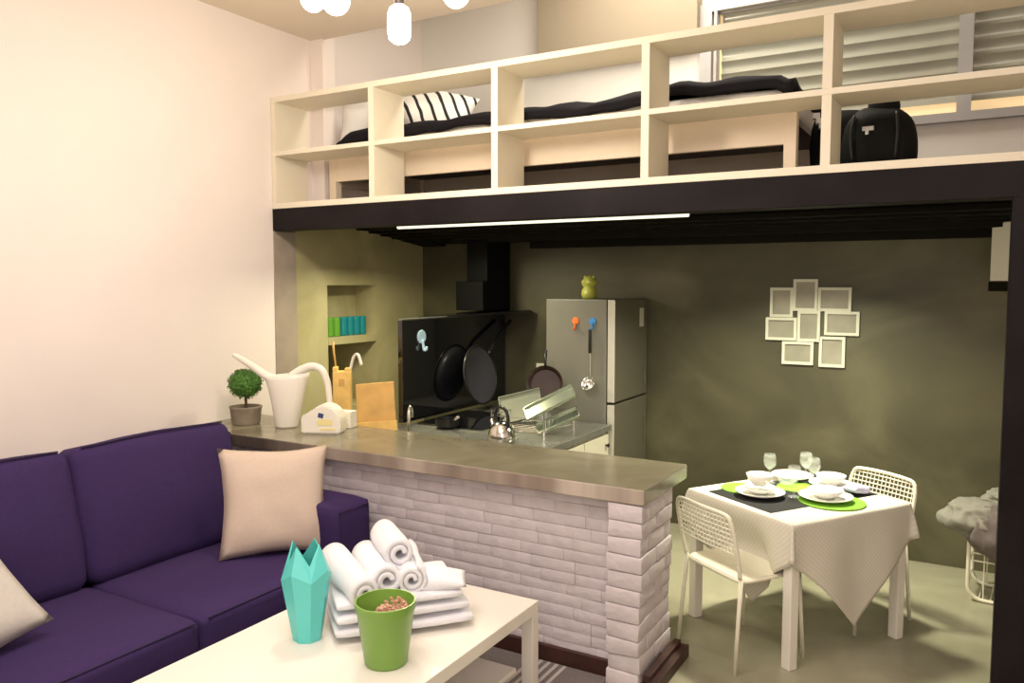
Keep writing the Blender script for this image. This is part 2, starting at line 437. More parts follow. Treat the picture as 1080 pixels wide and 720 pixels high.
# blanket
bm = nb(); nx, nyy = 70, 22; g = {}
for i in range(nx + 1):
    for j in range(nyy + 1):
        x = -4.07 + 3.19 * i / nx; s = 1.10 * j / nyy
        y = 4.44 + s; z = 2.925 + .05 * noise.noise(Vector((x * 1.6, y * 2, 3))) + .03 * noise.noise(Vector((x * 5, y * 4, 0)))
        z += .03 * max(0, 1 - abs(x + 1.2) / .7)
        if j < 3: z -= (3 - j) ** 2 * .008; y += (3 - j) * -.0 + .012 * noise.noise(Vector((x * 6, 0, 0)))
        if i < 2 or i > nx - 2: z -= .03
        g[i, j] = bm.verts.new((x, y, z))
for i in range(nx):
    for j in range(nyy): bm.faces.new((g[i, j], g[i + 1, j], g[i + 1, j + 1], g[i, j + 1]))
o = obj('blanket', bm, M['blanket'], None, 'all', world=True); tag(o, 'rumpled black blanket spread over the loft bed', 'blanket')
md = o.modifiers.new('s', 'SOLIDIFY'); md.thickness = .045; md.offset = 1
# pillows
o = obj('pillow', pillow_bm(.56, .38, .18, seed=3), M['pillow'], None, 'all', loc=(-3.98, 4.80, 3.06), rot=(R(78), R(3), R(50)))
tag(o, 'plain white pillow standing at the far left end of the loft bed', 'pillow')
o = obj('pillow', pillow_bm(.66, .44, .2, seed=9), M['stripe'], None, 'all', loc=(-3.50, 4.82, 3.09), rot=(R(54), R(10), R(24)))
tag(o, 'white pillow with curved black stripes on the loft bed', 'pillow')

# bags on the loft
bag = thing('duffel_bag', 'bulging black duffel bag with a top handle sitting on the loft floor behind the shelf', 'bag', (-.475, 4.62, 2.40), R(-4))
bm = nb()
vs = puffbox(bm, .345, .20, .34, .09, .02, 1, 12, Matrix.Translation((0, 0, .18)), .016, 4)
for v in vs:
    k = v.co.z / .38
    v.co.x *= 1.04 - .28 * k ** 3
obj('body', bm, M['bag'], bag, 'all')
bm = nb(); puffbox(bm, .15, .10, .10, .045, .01, 2, 6, Matrix.Translation((.02, 0, .36)), .006, 2); obj('rolled_handle', bm, M['bag'], bag, 'all')
bm = nb(); tube(bm, arc([(-.10, -.10, .31), (-.11, -.13, .2), (-.10, -.125, .08)], 5), .008, 6); obj('strap', bm, M['blk'], bag, 'all')
bm = nb(); tube(bm, arc([(.10, -.10, .31), (.11, -.13, .2), (.10, -.125, .08)], 5), .008, 6); obj('strap', bm, M['blk'], bag, 'all')
bm = nb(); box(bm, -.055, .0, -.134, -.118, .225, .245); box(bm, -.04, -.025, -.134, -.118, .205, .225); obj('emblem', bm, M['steel'], bag)
bag = thing('striped_bag', 'black bag with a curved white stripe between the bed end and the duffel bag', 'bag', (-.70, 4.90, 2.40), R(10))
bm = nb(); vs = puffbox(bm, .30, .20, .40, .07, .02, 1, 10, Matrix.Translation((0, 0, .205)), .012, 8); obj('body', bm, M['bag'], bag, 'all')
bm = nb()
for k in range(12):
    z = .05 + k * .028; x = -.075 + .06 * math.sin(k / 11 * math.pi + .4) - .03
    box(bm, x - .022, x + .016, -.150, -.09, z, z + .0285)
obj('stripe', bm, M['pillow'], bag)

# ================================================================== WINDOW BLIND
bl = thing('window_blind', 'pale grey horizontal slat blind half lowered across the upper window', 'blind', (-.4, YB + .02, 3.1))
bm = nb()
for k in range(9):
    z = 3.04 + k * .088
    MT = Matrix.Translation((0, YB + .03, z)) @ Matrix.Rotation(R(-72 + random.uniform(-3, 3)), 4, 'X') @ Matrix.Rotation(R(random.uniform(-.2, .2)), 4, 'Y')
    pr = [(-.050 + .0125 * q, .014 * (1 - ((q - 4) / 4) ** 2)) for q in range(9)]
    A = [bm.verts.new(MT @ Vector((wx0 + .14, y_, z_))) for y_, z_ in pr]; B = [bm.verts.new(MT @ Vector((wx1 - .06, y_, z_))) for y_, z_ in pr]
    for q in range(8): bm.faces.new((A[q], A[q + 1], B[q + 1], B[q]))
obj('slats', bm, M['blind'], bl, 'all', world=True)
bm = nb(); box(bm, wx0 + .13, wx1 - .06, YB + .01, YB + .055, 3.775, 3.80); obj('head_rail', bm, M['winframe'], bl, world=True)
bm = nb(); tube(bm, [(-.50, YB - .06, 3.1), (-.50, YB - .06, 2.80)], .003, 6); obj('cord', bm, M['blk'], bl, world=True)

# ================================================================== PENDANT BULBS
def pendant(p, r, kind, label):
    t = thing('pendant_lamp', label, 'lamp', p, group='bare bulb pendants hanging over the living area')
    bm = nb()
    if kind == 'globe': prof = [(0, -r)] + [(r * math.sin(a), -r * math.cos(a)) for a in [math.pi * k / 14 for k in range(1, 12)]] + [(r * .34, r * 1.1), (r * .3, r * 1.35)]
    else: prof = [(0, -r * 1.9), (r * .55, -r * 1.8), (r * .88, -r * 1.5), (r, -r * 1.0), (r, r * .6), (r * .8, r * 1.1), (r * .45, r * 1.35)]
    lathe(bm, prof, 24); obj('bulb', bm, M['bulb'], t, 'all')
    bm = nb(); lathe(bm, [(0, r * 1.3), (r * .42, r * 1.3), (r * .42, r * 2.1), (r * .2, r * 2.3), (0, r * 2.3)], 16); obj('socket', bm, M['brass'], t, True)
    bm = nb(); tube(bm, [(0, 0, r * 2.25), (0, 0, 3.63 - p[2])], .004, 6); obj('cord', bm, M['blk'], t)
pendant((-2.785, 2.9, 3.195), .058, 'globe', 'round glowing bulb pendant, leftmost of the four above the living area')
pendant((-2.642, 2.9, 3.165), .066, 'globe', 'large round glowing bulb pendant beside the leftmost bulb')
pendant((-2.269, 2.9, 3.01), .052, 'tubular', 'elongated glowing bulb pendant hanging lowest over the loft railing')
pendant((-1.964, 2.9, 3.075), .058, 'globe', 'round glowing bulb pendant to the right of the elongated bulb')

# ================================================================== BAR
bar = thing('bar_counter', 'white painted brick bar with a thick grey cement top and dark brown plinth', 'counter', (-2.7, 3.6, 0))
bm = nb(); box(bm, XL + .002, -1.235, 3.285, 3.885, .862, .935, bev=.006)
o = obj('worktop', bm, M['slab'], bar, world=True)
o.data.materials.append(M['slabedge'])
for p in o.data.polygons:
    if p.normal.y < -.9: p.material_index = 1
bm = nb()
BH = .0725
# backing core
box(bm, XL + .01, -1.43, 3.395, 3.55, 0, .861)
n = 15
for c in range(n):
    z0 = .005 + c * (.857 / n); z1 = z0 + .857 / n - .0012
    x = XL + .02 - (.12 if c % 2 else 0)
    while x < -1.42:
        L = random.uniform(.17, .30); xa = max(x, XL + .02); xb = min(x + L, -1.42)
        if xb - xa > .03:
            d = random.uniform(-.003, .002)
            vs = box(bm, xa, xb - .001, 3.368 + d, 3.42, z0, z1, bev=.0022)
            for v in vs: v.co += Vector(noise.noise_vector(v.co * 10)) * .0045
        x += L
obj('brick_wall', bm, M['brick'], bar, True, world=True)
bm = nb(); n = 11
box(bm, -1.405, -1.265, 3.31, 3.68, 0, .861)
for c in range(n):
    z0 = .003 + c * (.857 / n); z1 = z0 + .857 / n - .002
    d = random.uniform(-.007, .005); e = random.uniform(-.006, .006)
    if c % 2: segs = [(3.29, 3.49), (3.495, 3.70)]
    else: segs = [(3.29, 3.39), (3.395, 3.60), (3.605, 3.70)]
    for a, b in segs:
        vs = box(bm, -1.415 + d, -1.25 + e + random.uniform(-.003, .003), a + (d if a < 3.3 else 0), b, z0, z1, bev=.008)
        for v in vs: v.co += Vector(noise.noise_vector(v.co * 16)) * .007
obj('brick_pillar', bm, M['brick'], bar, True, world=True)
bm = nb(); box(bm, XL + .01, -1.42, 3.345, 3.37, 0, .085, bev=.004); box(bm, -1.24, -1.17, 3.30, 3.76, 0, .06, bev=.004)
box(bm, -1.24, -1.205, 3.30, 3.74, 0, .085, bev=.004)
obj('plinth', bm, M['darkwood'], bar, world=True)

# ================================================================== KITCHEN COUNTER
kc = thing('kitchen_counter', 'grey topped kitchen counter with cream cabinet doors behind the bar', 'counter', (-3.2, 4.6, 0))
bm = nb(); box(bm, XL + .01, -2.2, 3.95, 4.45, .81, .85, bev=.003); box(bm, -3.44, -2.2, 4.4501, 5.185, .81, .85, bev=.003)
box(bm, -3.44, -2.76, 5.1851, YB - .02, .81, .85, bev=.003)
obj('worktop', bm, M['counter'], kc, world=True)
bm = nb(); box(bm, XL + .02, -2.24, 3.96, 4.44, .02, .809); box(bm, -3.42, -2.24, 4.44, 5.18, .02, .809); box(bm, -3.42, -2.78, 5.18, YB - .03, .02, .809)
obj('carcass', bm, M['cab'], kc, world=True)
for ya, yb in ((3.97, 4.37), (4.38, 4.77), (4.78, 5.17)):
    bm = nb(); box(bm, -2.238, -2.218, ya, yb, .10, .78, bev=.004)
    d = obj('door', bm, M['cab'], kc, world=True)
    bm = nb(); lathe(bm, [(0, 0), (.008, 0), (.006, .012), (.014, .018), (.014, .026), (0, .03)], 14, mtx=Matrix.Translation((-2.219, yb - .05, .71)) @ Matrix.Rotation(R(90), 4, 'Y'))
    obj('knob', bm, M['blk'], d, True, world=True)
bm = nb(); box(bm, -2.6, -2.22, 4.40, 5.10, .8502, .853, bev=.001); obj('steel_plate', bm, M['steel'], kc, world=True)
bm = nb(); box(bm, -3.40, -2.86, 4.50, 5.15, .8502, .862, bev=.004); obj('cooktop', bm, M['gloss'], kc, world=True)

# tall black glass extractor panel with flue
ho = thing('range_hood', 'tall black gloss range hood panel with a black flue rising to the ceiling', 'range hood', (-3.5, 5.1, .85))
bm = nb(); box(bm, -3.50, -3.46, 4.42, 5.83, .863, 1.585, bev=.003); obj('glass_panel', bm, M['gloss'], ho, world=True)
bm = nb()
v = [bm.verts.new(p) for p in ((-3.56, 4.75, 1.588), (-3.40, 5.20, 1.588), (-3.16, 5.80, 1.60), (-3.56, 5.82, 1.60), (-3.56, 4.75, 1.60), (-3.40, 5.20, 1.605), (-3.20, 5.80, 1.625), (-3.56, 5.82, 1.625))]
for f in ((0, 1, 2, 3), (7, 6, 5, 4), (0, 4, 5, 1), (1, 5, 6, 2), (2, 6, 7, 3), (3, 7, 4, 0)): bm.faces.new([v[i] for i in f])
obj('canopy', bm, M['gloss'], ho, world=True)
bm = nb(); box(bm, -3.66, -3.40, 5.38, 5.81, 1.626, 1.86, bev=.006); obj('motor_cover', bm, M['fluem'], ho, world=True)
bm = nb(); box(bm, -3.59, -3.395, 5.44, 5.80, 1.861, 2.19, bev=.004); obj('flue', bm, M['fluem'], ho, world=True)
bm = nb(); tube(bm, [(-3.48, 4.42, 1.592), (-3.48, 5.0, 1.592)], .006, 6); obj('edge_highlight', bm, M['steel'], ho, world=True)  # steel rod imitates the highlight along the panel's top edge
hk = thing('adhesive_hook', 'pale blue round adhesive hook stuck on the black glass panel', 'hook', (-3.458, 4.64, 1.46))
bm = nb(); lathe(bm, [(0, 0), (.05, 0), (.048, .006), (0, .01)], 24, mtx=Matrix.Rotation(R(90), 4, 'Y')); obj('disc', bm, M['pblue'], hk, True)
bm = nb(); tube(bm, arc([(.012, 0, -.02), (.016, 0, -.07), (.024, .0, -.095), (.038, .006, -.09), (.040, .008, -.07)], 5), .010, 8); obj('hook', bm, M['pblue'], hk, 'all')

# ================================================================== FRIDGE
fr = thing('refrigerator', 'grey two-door refrigerator standing against the dark concrete wall', 'fridge', (-2.47, 5.5, 0))
fx0, fx1, fy0, fy1, fz = -2.73, -2.25, 5.19, 5.83, 1.73
bm = nb(); box(bm, fx0, fx1, fy0, fy1, .03, fz, bev=.006); obj('body', bm, M['fridge'], fr, world=True)
for z0, z1, nm in ((.05, .985, 'lower_door'), (1.0, fz, 'freezer_door')):
    bm = nb(); box(bm, fx1 + .006, -2.185, fy0 + .003, fy1, z0, z1, bev=.008)
    d = obj(nm, bm, M['fridgedoor'], fr, world=True)
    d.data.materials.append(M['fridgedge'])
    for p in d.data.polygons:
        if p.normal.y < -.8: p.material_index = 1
    bm = nb(); zc = z1 - .25 if z1 < 1.1 else z0 + .2
    box(bm, -2.184, -2.177, fy1 - .07, fy1 - .04, zc - .12, zc + .12, bev=.004); obj('handle', bm, M['fridgedoor'], d, world=True)
for x in (fx0 + .05, fx1 - .05):
    for y in (fy0 + .06, fy1 - .06):
        bm = nb(); lathe(bm, [(0, 0), (.02, 0), (.02, .03), (0, .03)], 12, (x, y, 0)); obj('foot', bm, M['blk'], fr, world=True)
bm = nb(); box(bm, -2.184, -2.181, 5.66, 5.74, 1.52, 1.66); o = obj('energy_sticker', bm, M['switch'], fr, world=True)
def fhook(x, z, m, label):
    t = thing('magnet_hook', label, 'hook', (x, fy0, z))
    bm = nb(); lathe(bm, [(0, 0), (.028, 0), (.026, .008), (0, .012)], 18, mtx=Matrix.Rotation(R(90), 4, 'X')); obj('disc', bm, m, t, True)
    bm = nb(); tube(bm, arc([(0, -.012, -.01), (0, -.014, -.05), (0, -.03, -.06), (0, -.034, -.045)], 4), .007, 8); obj('hook', bm, m, t, 'all')
fhook(-2.49, 1.575, M['orange'], 'orange magnetic hook on the side of the refrigerator')
fhook(-2.355, 1.575, M['blue'], 'blue magnetic hook on the side of the refrigerator holding a ladle')
ld = thing('ladle', 'steel ladle with a black handle hanging from the blue hook on the refrigerator', 'ladle', (-2.36, 5.155, 1.50))
bm = nb(); box(bm, -.012, .012, -.006, .006, -.15, .02, bev=.004); obj('handle', bm, M['blkplas'], ld, True)
bm = nb(); tube(bm, [(0, 0, -.15), (0, 0, -.24), (0, .005, -.34)], [.006, .006, .007], 8)
obj('shaft', bm, M['chrome'], ld, True)
bm = nb(); lathe(bm, [(0, -.052), (.025, -.047), (.044, -.027), (.05, 0), (.047, 0), (.04, -.024), (.022, -.042), (0, -.046)], 22, mtx=Matrix.Translation((0, -.035, -.36)) @ Matrix.Rotation(R(55), 4, 'X'))
obj('bowl', bm, M['chrome'], ld, 'all')
# little figurine
fg = thing('figurine', 'small olive and yellow toy figurine standing on top of the refrigerator', 'figurine', (-2.435, 5.30, 1.731))
bm = nb(); lathe(bm, [(0, 0), (.045, .002), (.058, .03), (.055, .065), (.04, .085)] + [(.04 + .018 * math.sin(a), .085 + .07 * a / math.pi) for a in (.5, 1.0, 1.57, 2.1)] + [(.038, .15), (.02, .165), (0, .17)], 20)
obj('body', bm, M['toyg'], fg, 'all')
bm = nb(); lathe(bm, [(0, -.03), (.03, -.024), (.038, 0), (.03, .024), (0, .03)], 16, mtx=Matrix.Translation((0, -.03, .045)) @ Matrix.Scale(.8, 4)); obj('belly', bm, M['toyy'], fg, 'all')
for s in (-1, 1):
    bm = nb(); lathe(bm, [(0, -.012), (.010, -.006), (.012, 0), (.010, .006), (0, .012)], 12, (s * .02, -.05, .125)); obj('eye', bm, M['toyy'], fg, 'all')
    bm = nb(); lathe(bm, [(.014, 0), (.010, .014), (0, .022)], 12, (s * .033, 0, .152)); obj('ear', bm, M['toyg'], fg, 'all')

# wall switch beside the hood
sw = thing('wall_switch', 'small pale double wall switch on the dark wall beside the hood', 'switch', (-3.12, YB - .001, 1.12))
bm = nb(); box(bm, -.04, .04, -.010, 0, -.06, .06, bev=.003); obj('plate', bm, M['switch'], sw)
for x in (-.018, .018):
    bm = nb(); box(bm, x - .014, x + .014, -.015, -.0101, -.04, .04, bev=.002); obj('rocker', bm, M['switch'], sw)

# frying pan propped up behind the dish rack
pn = thing('frying_pan', 'round dark brown frying pan standing upright against the refrigerator', 'pan', (-2.66, 5.05, 1.12), rot=(R(76), 0, R(18)))
bm = nb(); lathe(bm, [(0, 0), (.105, 0), (.128, .04), (.132, .042), (.132, .036), (.110, -.006), (0, -.006)], 36); obj('bowl', bm, M['pan'], pn, True)
bm = nb(); tube(bm, [(0, .125, .036), (0, .15, .045), (0, .24, .05)], [.010, .010, .012], 8); obj('handle', bm, M['blkplas'], pn, 'all')

# dish rack with plates and trays
dr = thing('dish_rack', 'steel wire dish rack on the counter in front of the refrigerator', 'dish rack', (-2.58, 4.72, .855))
bm = nb()
for z in (.02, .11):
    P = [(-.2, -.22, z), (.2, -.22, z), (.2, .22, z), (-.2, .22, z)]
    tube(bm, P, .004, 6, closed=True)
for k in range(9):
    y = -.2 + k * .05
    tube(bm, [(-.2, y, .11), (-.2, y, .02), (.2, y, .02), (.2, y, .11)], .0025, 5)
for x, y in ((-.2, -.22), (.2, -.22), (.2, .22), (-.2, .22)): tube(bm, [(x, y, 0), (x, y, .15)], .004, 6)
obj('wire_frame', bm, M['chrome'], dr, True)
def tray(name, label, cat, loc, rot, w, h, m, d=.02):
    bm = nb(); box(bm, -w / 2, w / 2, -h / 2, h / 2, 0, .005, bev=.002)
    for a in ((-w / 2, w / 2, -h / 2, -h / 2 + .006), (-w / 2, w / 2, h / 2 - .006, h / 2), (-w / 2, -w / 2 + .006, -h / 2, h / 2), (w / 2 - .006, w / 2, -h / 2, h / 2)):
        box(bm, *a, .003, d)
    o = obj(name, bm, m, None, loc=loc, rot=rot); return tag(o, label, cat)
tray('baking_tray', 'pale green metal tray leaning back in the dish rack', 'tray', (-2.72, 4.80, .985), (R(52), R(-14), R(24)), .30, .22, M['foil'])
tray('baking_tray', 'bright steel tray tilted across the top of the dish rack', 'tray', (-2.44, 4.70, 1.045), (R(30), R(-27), R(28)), .36, .13, M['foil'])
tray('baking_tray', 'narrow bright steel tray tilted low at the front of the dish rack', 'tray', (-2.36, 4.66, .935), (R(26), R(-24), R(28)), .30, .12, M['foil'])
o = obj('glass_mug', nb(), M['glass'], None)
bm = nb(); lathe(bm, [(0, 0), (.034, 0), (.038, .08), (.035, .08), (.031, .006), (0, .006)], 24, mtx=Matrix.Rotation(R(70), 4, 'Y'))
bpy.data.objects.remove(o); o = obj('drinking_glass', bm, M['glass'], None, 'all', loc=(-2.50, 4.66, .93)); tag(o, 'clear drinking glass lying in the dish rack', 'glass')

# kettle
kt = thing('kettle', 'polished steel kettle with an arched black handle behind the bar', 'kettle', (-2.54, 4.24, .854), R(-30))
bm = nb(); lathe(bm, [(0, 0), (.075, 0), (.088, .012), (.090, .04), (.078, .085), (.055, .115), (.035, .128), (0, .132)], 32); obj('body', bm, M['chrome'], kt, 'all')
bm = nb(); tube(bm, arc([(-.075, 0, .06), (-.11, 0, .085), (-.14, 0, .125)], 5), [.02] * 5 + [.014] * 5 + [.011], 10); obj('spout', bm, M['chrome'], kt, 'all')
bm = nb(); tube(bm, arc([(-.07, 0, .10), (-.085, 0, .16), (-.045, 0, .21), (.02, 0, .215), (.07, 0, .18), (.08, 0, .10)], 6), .011, 8); obj('handle', bm, M['blkplas'], kt, 'all')
bm = nb(); lathe(bm, [(.006, .13), (.006, .14), (.014, .145), (.014, .155), (0, .16)], 14); obj('lid_knob', bm, M['blkplas'], kt, 'all')
# saucepan
sp = thing('saucepan', 'black saucepan with a steel-tipped handle on the hob beside the kettle', 'pan', (-3.12, 4.47, .863), R(-35))
bm = nb(); lathe(bm, [(0, 0), (.07, 0), (.08, .01), (.082, .055), (.078, .055), (.074, .008), (0, .008)], 28); obj('pot', bm, M['blkplas'], sp, True)
bm = nb(); tube(bm, [(.08, 0, .045), (.16, 0, .075), (.22, 0, .10)], [.009, .010, .011], 8); obj('handle', bm, M['chrome'], sp, 'all')
# solid pan shape placed to imitate a reflection in the glass panel
wk = thing('wok_reflection', 'large dark pan shape imitating a reflection in the black panel, long handle pointing up right', 'wok_reflection', (-3.40, 5.22, 1.12), rot=(0, R(80), 0))
bm = nb(); lathe(bm, [(0, 0), (.08, .005), (.16, .035), (.222, .08), (.228, .08), (.163, .028), (.08, -.004), (0, -.008)], 40); obj('bowl', bm, M['wok_reflection'], wk, 'all')
bm = nb(); tube(bm, [(.227 * math.cos(a), .227 * math.sin(a), .08) for a in [k * 2 * math.pi / 40 for k in range(40)]], .009, 8, closed=True); obj('rim', bm, M['blkplas'], wk, 'all')
bm = nb(); tube(bm, arc([(-.15, .16, .08), (-.26, .30, .09), (-.40, .56, .09)], 5), .017, 8); obj('handle', bm, M['blkplas'], wk, 'all')

# tap
tp = thing('tap', 'chrome gooseneck kitchen tap just behind the bar top', 'tap', (-3.10, 4.02, .851), R(115))
bm = nb(); lathe(bm, [(0, 0), (.024, 0), (.022, .03), (.014, .04), (0, .04)], 18); obj('base', bm, M['chrome'], tp, 'all')
bm = nb(); tube(bm, arc([(0, 0, .03), (0, 0, .15), (.012, 0, .185), (.045, 0, .205), (.08, 0, .185), (.09, 0, .13)], 6), .011, 10); obj('spout', bm, M['chrome'], tp, 'all')
bm = nb(); tube(bm, [(0, .02, .03), (0, .06, .05)], .006, 8); obj('lever', bm, M['chrome'], tp, 'all')

# niche glasses
for i in range(6):
    y = 4.68 + i * .075 + (.01 if i > 1 else 0)
    bm = nb(); hh = .15
    prof = [(0, 0), (.030, 0)]
    for k in range(7): prof += [(.034 + (.002 if k % 2 else 0), .01 + k * .02)]
    prof += [(.036, hh), (.033, hh), (.029, .008), (0, .008)]
    lathe(bm, prof, 20)
    o = obj('tumbler', bm, M['ggreen'] if i < 2 else M['gteal'], None, 'all', loc=(XL - .055, y, 1.4255))
    tag(o, ('ribbed green glass tumbler at the left end of the niche shelf' if i == 0 else 'second ribbed green glass tumbler, next to the teal ones') if i < 2 else
        'ribbed teal glass tumbler, %s of the four teal ones in the niche' % ['first from the left', 'second from the left', 'third from the left', 'rightmost'][i - 2], 'tumbler', 'coloured tumblers on the niche shelf')

# ------------------------------------------------ objects on the bar top (left end)
ZT = .936
tpn = thing('potted_topiary', 'round green topiary ball on a short stem in a grey-brown pot', 'plant', (-4.08, 3.57, ZT)); tpn.scale = (1.1, 1.1, 1.0)
bm = nb(); lathe(bm, [(0, 0), (.075, 0), (.082, .01), (.09, .10), (.094, .105), (.094, .115), (.082, .115), (.080, .09), (0, .09)], 28); obj('pot', bm, M['concpot'], tpn, True)
bm = nb(); tube(bm, [(0, 0, .09), (.003, 0, .14), (0, 0, .20)], .008, 8); obj('stem', bm, M['bark'], tpn, 'all')
bm = nb(); bmesh.ops.create_icosphere(bm, subdivisions=3, radius=.088, matrix=Matrix.Translation((0, 0, .262)))
rnd = random.Random(3)
for k in range(900):
    z = rnd.uniform(-1, 1); a = rnd.uniform(0, 6.283); s = math.sqrt(1 - z * z)
    nrm = Vector((s * math.cos(a), s * math.sin(a), z)); c = Vector((0, 0, .262)) + nrm * rnd.uniform(.086, .103)
    t1 = nrm.cross(Vector((rnd.uniform(-1, 1), rnd.uniform(-1, 1), rnd.uniform(-1, 1)))).normalized(); t2 = nrm.cross(t1)
    t1 = (t1 + nrm * rnd.uniform(-.2, .8)).normalized(); L = rnd.uniform(.008, .013); W = L * .5
    q = [bm.verts.new(c - t1 * L), bm.verts.new(c + t2 * W), bm.verts.new(c + t1 * L), bm.verts.new(c - t2 * W)]
    bm.faces.new(q)
obj('foliage', bm, M['leaf'], tpn)

# watering can
wc = thing('watering_can', 'white long-spouted watering can with a big looping handle on the bar', 'watering can', (-3.765, 3.62, ZT), R(28)); wc.scale = (1.12, 1.12, 1.12)
bm = nb()
def oval(bm, secs, n=28):
    rings = []
    for (cx, rx, ry, z, tilt) in secs:
        rings.append([bm.verts.new((cx + rx * math.cos(k * 2 * math.pi / n), ry * math.sin(k * 2 * math.pi / n), z + tilt * math.cos(k * 2 * math.pi / n))) for k in range(n)])
    for A, B in zip(rings[:-1], rings[1:]):
        for k in range(n): bm.faces.new((A[k], A[(k + 1) % n], B[(k + 1) % n], B[k]))
    bm.faces.new(rings[0][::-1]); return rings
rg = oval(bm, [(0, .062, .055, 0, 0), (0, .066, .058, .01, 0), (.004, .085, .07, .12, 0), (.006, .105, .078, .22, .0), (.008, .122, .076, .275, .006), (.01, .130, .070, .30, .012),
               (.01, .124, .064, .298, .012), (.006, .098, .070, .22, .0), (.004, .078, .062, .12, 0), (0, .055, .048, .012, 0)])
bm.faces.new(rg[-1])
obj('body', bm, M['cer'], wc, 'all')
bm = nb(); tube(bm, arc([(-.06, 0, .262), (-.12, 0, .295), (-.19, 0, .345), (-.27, 0, .395), (-.30, 0, .41)], 6), [.030 - .0185 * k / 24 for k in range(25)], 12); obj('spout', bm, M['cer'], wc, 'all')
bm = nb(); P = arc([(.03, 0, .285), (.09, 0, .325), (.15, 0, .345), (.205, 0, .325), (.235, 0, .26), (.245, 0, .18), (.25, 0, .10), (.25, 0, .065)], 6)
tube(bm, P, [.026 - .012 * k / (len(P) - 1) for k in range(len(P))], 12); obj('handle', bm, M['cer'], wc, 'all')

# white lidded box and carton
wb = thing('tissue_box', 'white plastic box with a curved lid and pale yellow print on the bar', 'box', (-3.43, 3.60, ZT), R(24)); wb.scale = (1.1, 1.1, 1.2)
bm = nb()
prof = [(-.11, 0), (.11, 0), (.115, .05), (.105, .10), (.07, .135), (.02, .150), (-.02, .140), (-.05, .11), (-.11, .09)]
A = [bm.verts.new((x, -.06, z)) for x, z in prof]; B = [bm.verts.new((x, .06, z)) for x, z in prof]
bm.faces.new(A); bm.faces.new(B[::-1])
for k in range(len(prof)): bm.faces.new((A[k], B[k], B[(k + 1) % len(prof)], A[(k + 1) % len(prof)]))
bmesh.ops.bevel(bm, geom=bm.edges[:], offset=.008, segments=3, affect='EDGES')
obj('body', bm, M['whplas'], wb, True)
bm = nb(); box(bm, -.015, .07, -.0625, -.0605, .045, .075); box(bm, .0, .09, -.0625, -.0605, .02, .03); obj('yellow_print', bm, M['yel'], wb)
bm = nb(); box(bm, -.03, .0, -.0628, -.0605, .082, .105, Matrix.Rotation(R(12), 4, 'Y')); obj('navy_mark', bm, M['navy'], wb)
ct = thing('small_carton', 'small white printed carton at the back of the bar beside the cutting board', 'box', (-3.44, 3.80, ZT), R(10))
bm = nb(); box(bm, -.065, .065, -.04, .04, 0, .105, bev=.003); obj('carton', bm, M['whplas'], ct)
bm = nb()
for k in range(4):
    for j in range(3): box(bm, -.05 + k * .028, -.036 + k * .028, -.0415, -.0402, .02 + j * .028, .032 + j * .028)
obj('print', bm, M['yel'], ct)
# bamboo holder and utensils
bh = thing('utensil_holder', 'tall golden bamboo utensil block with a scalloped top near the niche', 'utensil holder', (-3.71, 4.08, .851), R(35))
bm = nb(); box(bm, -.06, .06, -.045, .045, 0, .40, bev=.006)
box(bm, -.06, -.03, -.04, .04, .40, .43, bev=.004); box(bm, .02, .06, -.04, .04, .40, .42, bev=.004)
obj('block', bm, M['bamboo2'], bh)
bm = nb(); box(bm, -.02, .02, -.0475, -.0455, .30, .35); obj('slot', bm, M['bamboo'], bh)
o = nb(); tube(o, [(0, 0, 0), (-.02, 0, .12), (-.028, 0, .19)], [.006, .007, .010], 8)
o = obj('wooden_spoon', o, M['bamboo'], None, 'all', loc=(-3.745, 4.06, 1.26)); tag(o, 'thin wooden spoon handle sticking up from the bamboo block', 'spoon')
o = nb(); tube(o, arc([(0, 0, 0), (.03, 0, .09), (.07, .0, .11), (.10, 0, .04)], 5), [.010] * 16, 8)
o = obj('white_ladle', o, M['whplas'], None, 'all', loc=(-3.665, 4.11, 1.255)); tag(o, 'white curved plastic ladle handle beside the bamboo block', 'ladle')
cb = thing('cutting_board', 'square bamboo cutting board leaning upright at the back of the bar', 'cutting board', (-3.36, 4.02, .852), rot=(R(-9), R(-6), R(18)))
bm = nb(); box(bm, -.135, .135, -.012, .012, 0, .345, bev=.008); obj('board', bm, M['bamboo'], cb)
bm = nb(); box(bm, -.14, .15, -.03, -.014, 0, .09, bev=.004); obj('ledge', bm, M['bamboo2'], cb)

# ================================================================== SOFA
SZ = .45
so = thing('sofa', 'dark purple fabric sofa with two seat and two back cushions along the white wall', 'sofa', (-3.35, 2.0, 0))
bm = nb(); puffbox(bm, 1.18, 2.24, .22, .03, 0, 2, 6, Matrix.Translation((-3.38, 2.10, .19))); obj('base', bm, M['sofa'], so, 'all', world=True)
bm = nb(); puffbox(bm, .20, 2.30, .74, .05, .01, 0, 8, Matrix.Translation((-3.93, 2.12, .60))); obj('back_frame', bm, M['sofa'], so, 'all', world=True)
for yc in (1.715, 2.535):
    bm = nb(); puffbox(bm, .80, .815, .175, .035, .028, 2, 14, Matrix.Translation((-3.12, yc, .375))); c = obj('seat_cushion', bm, M['sofa'], so, 'all', world=True)
    bm = nb()
    for z in (.30, .455):
        tube(bm, [(-2.722, yc - .375, z), (-2.722, yc + .375, z)], .004, 6)
    obj('seam', bm, M['piping'], c, world=True)
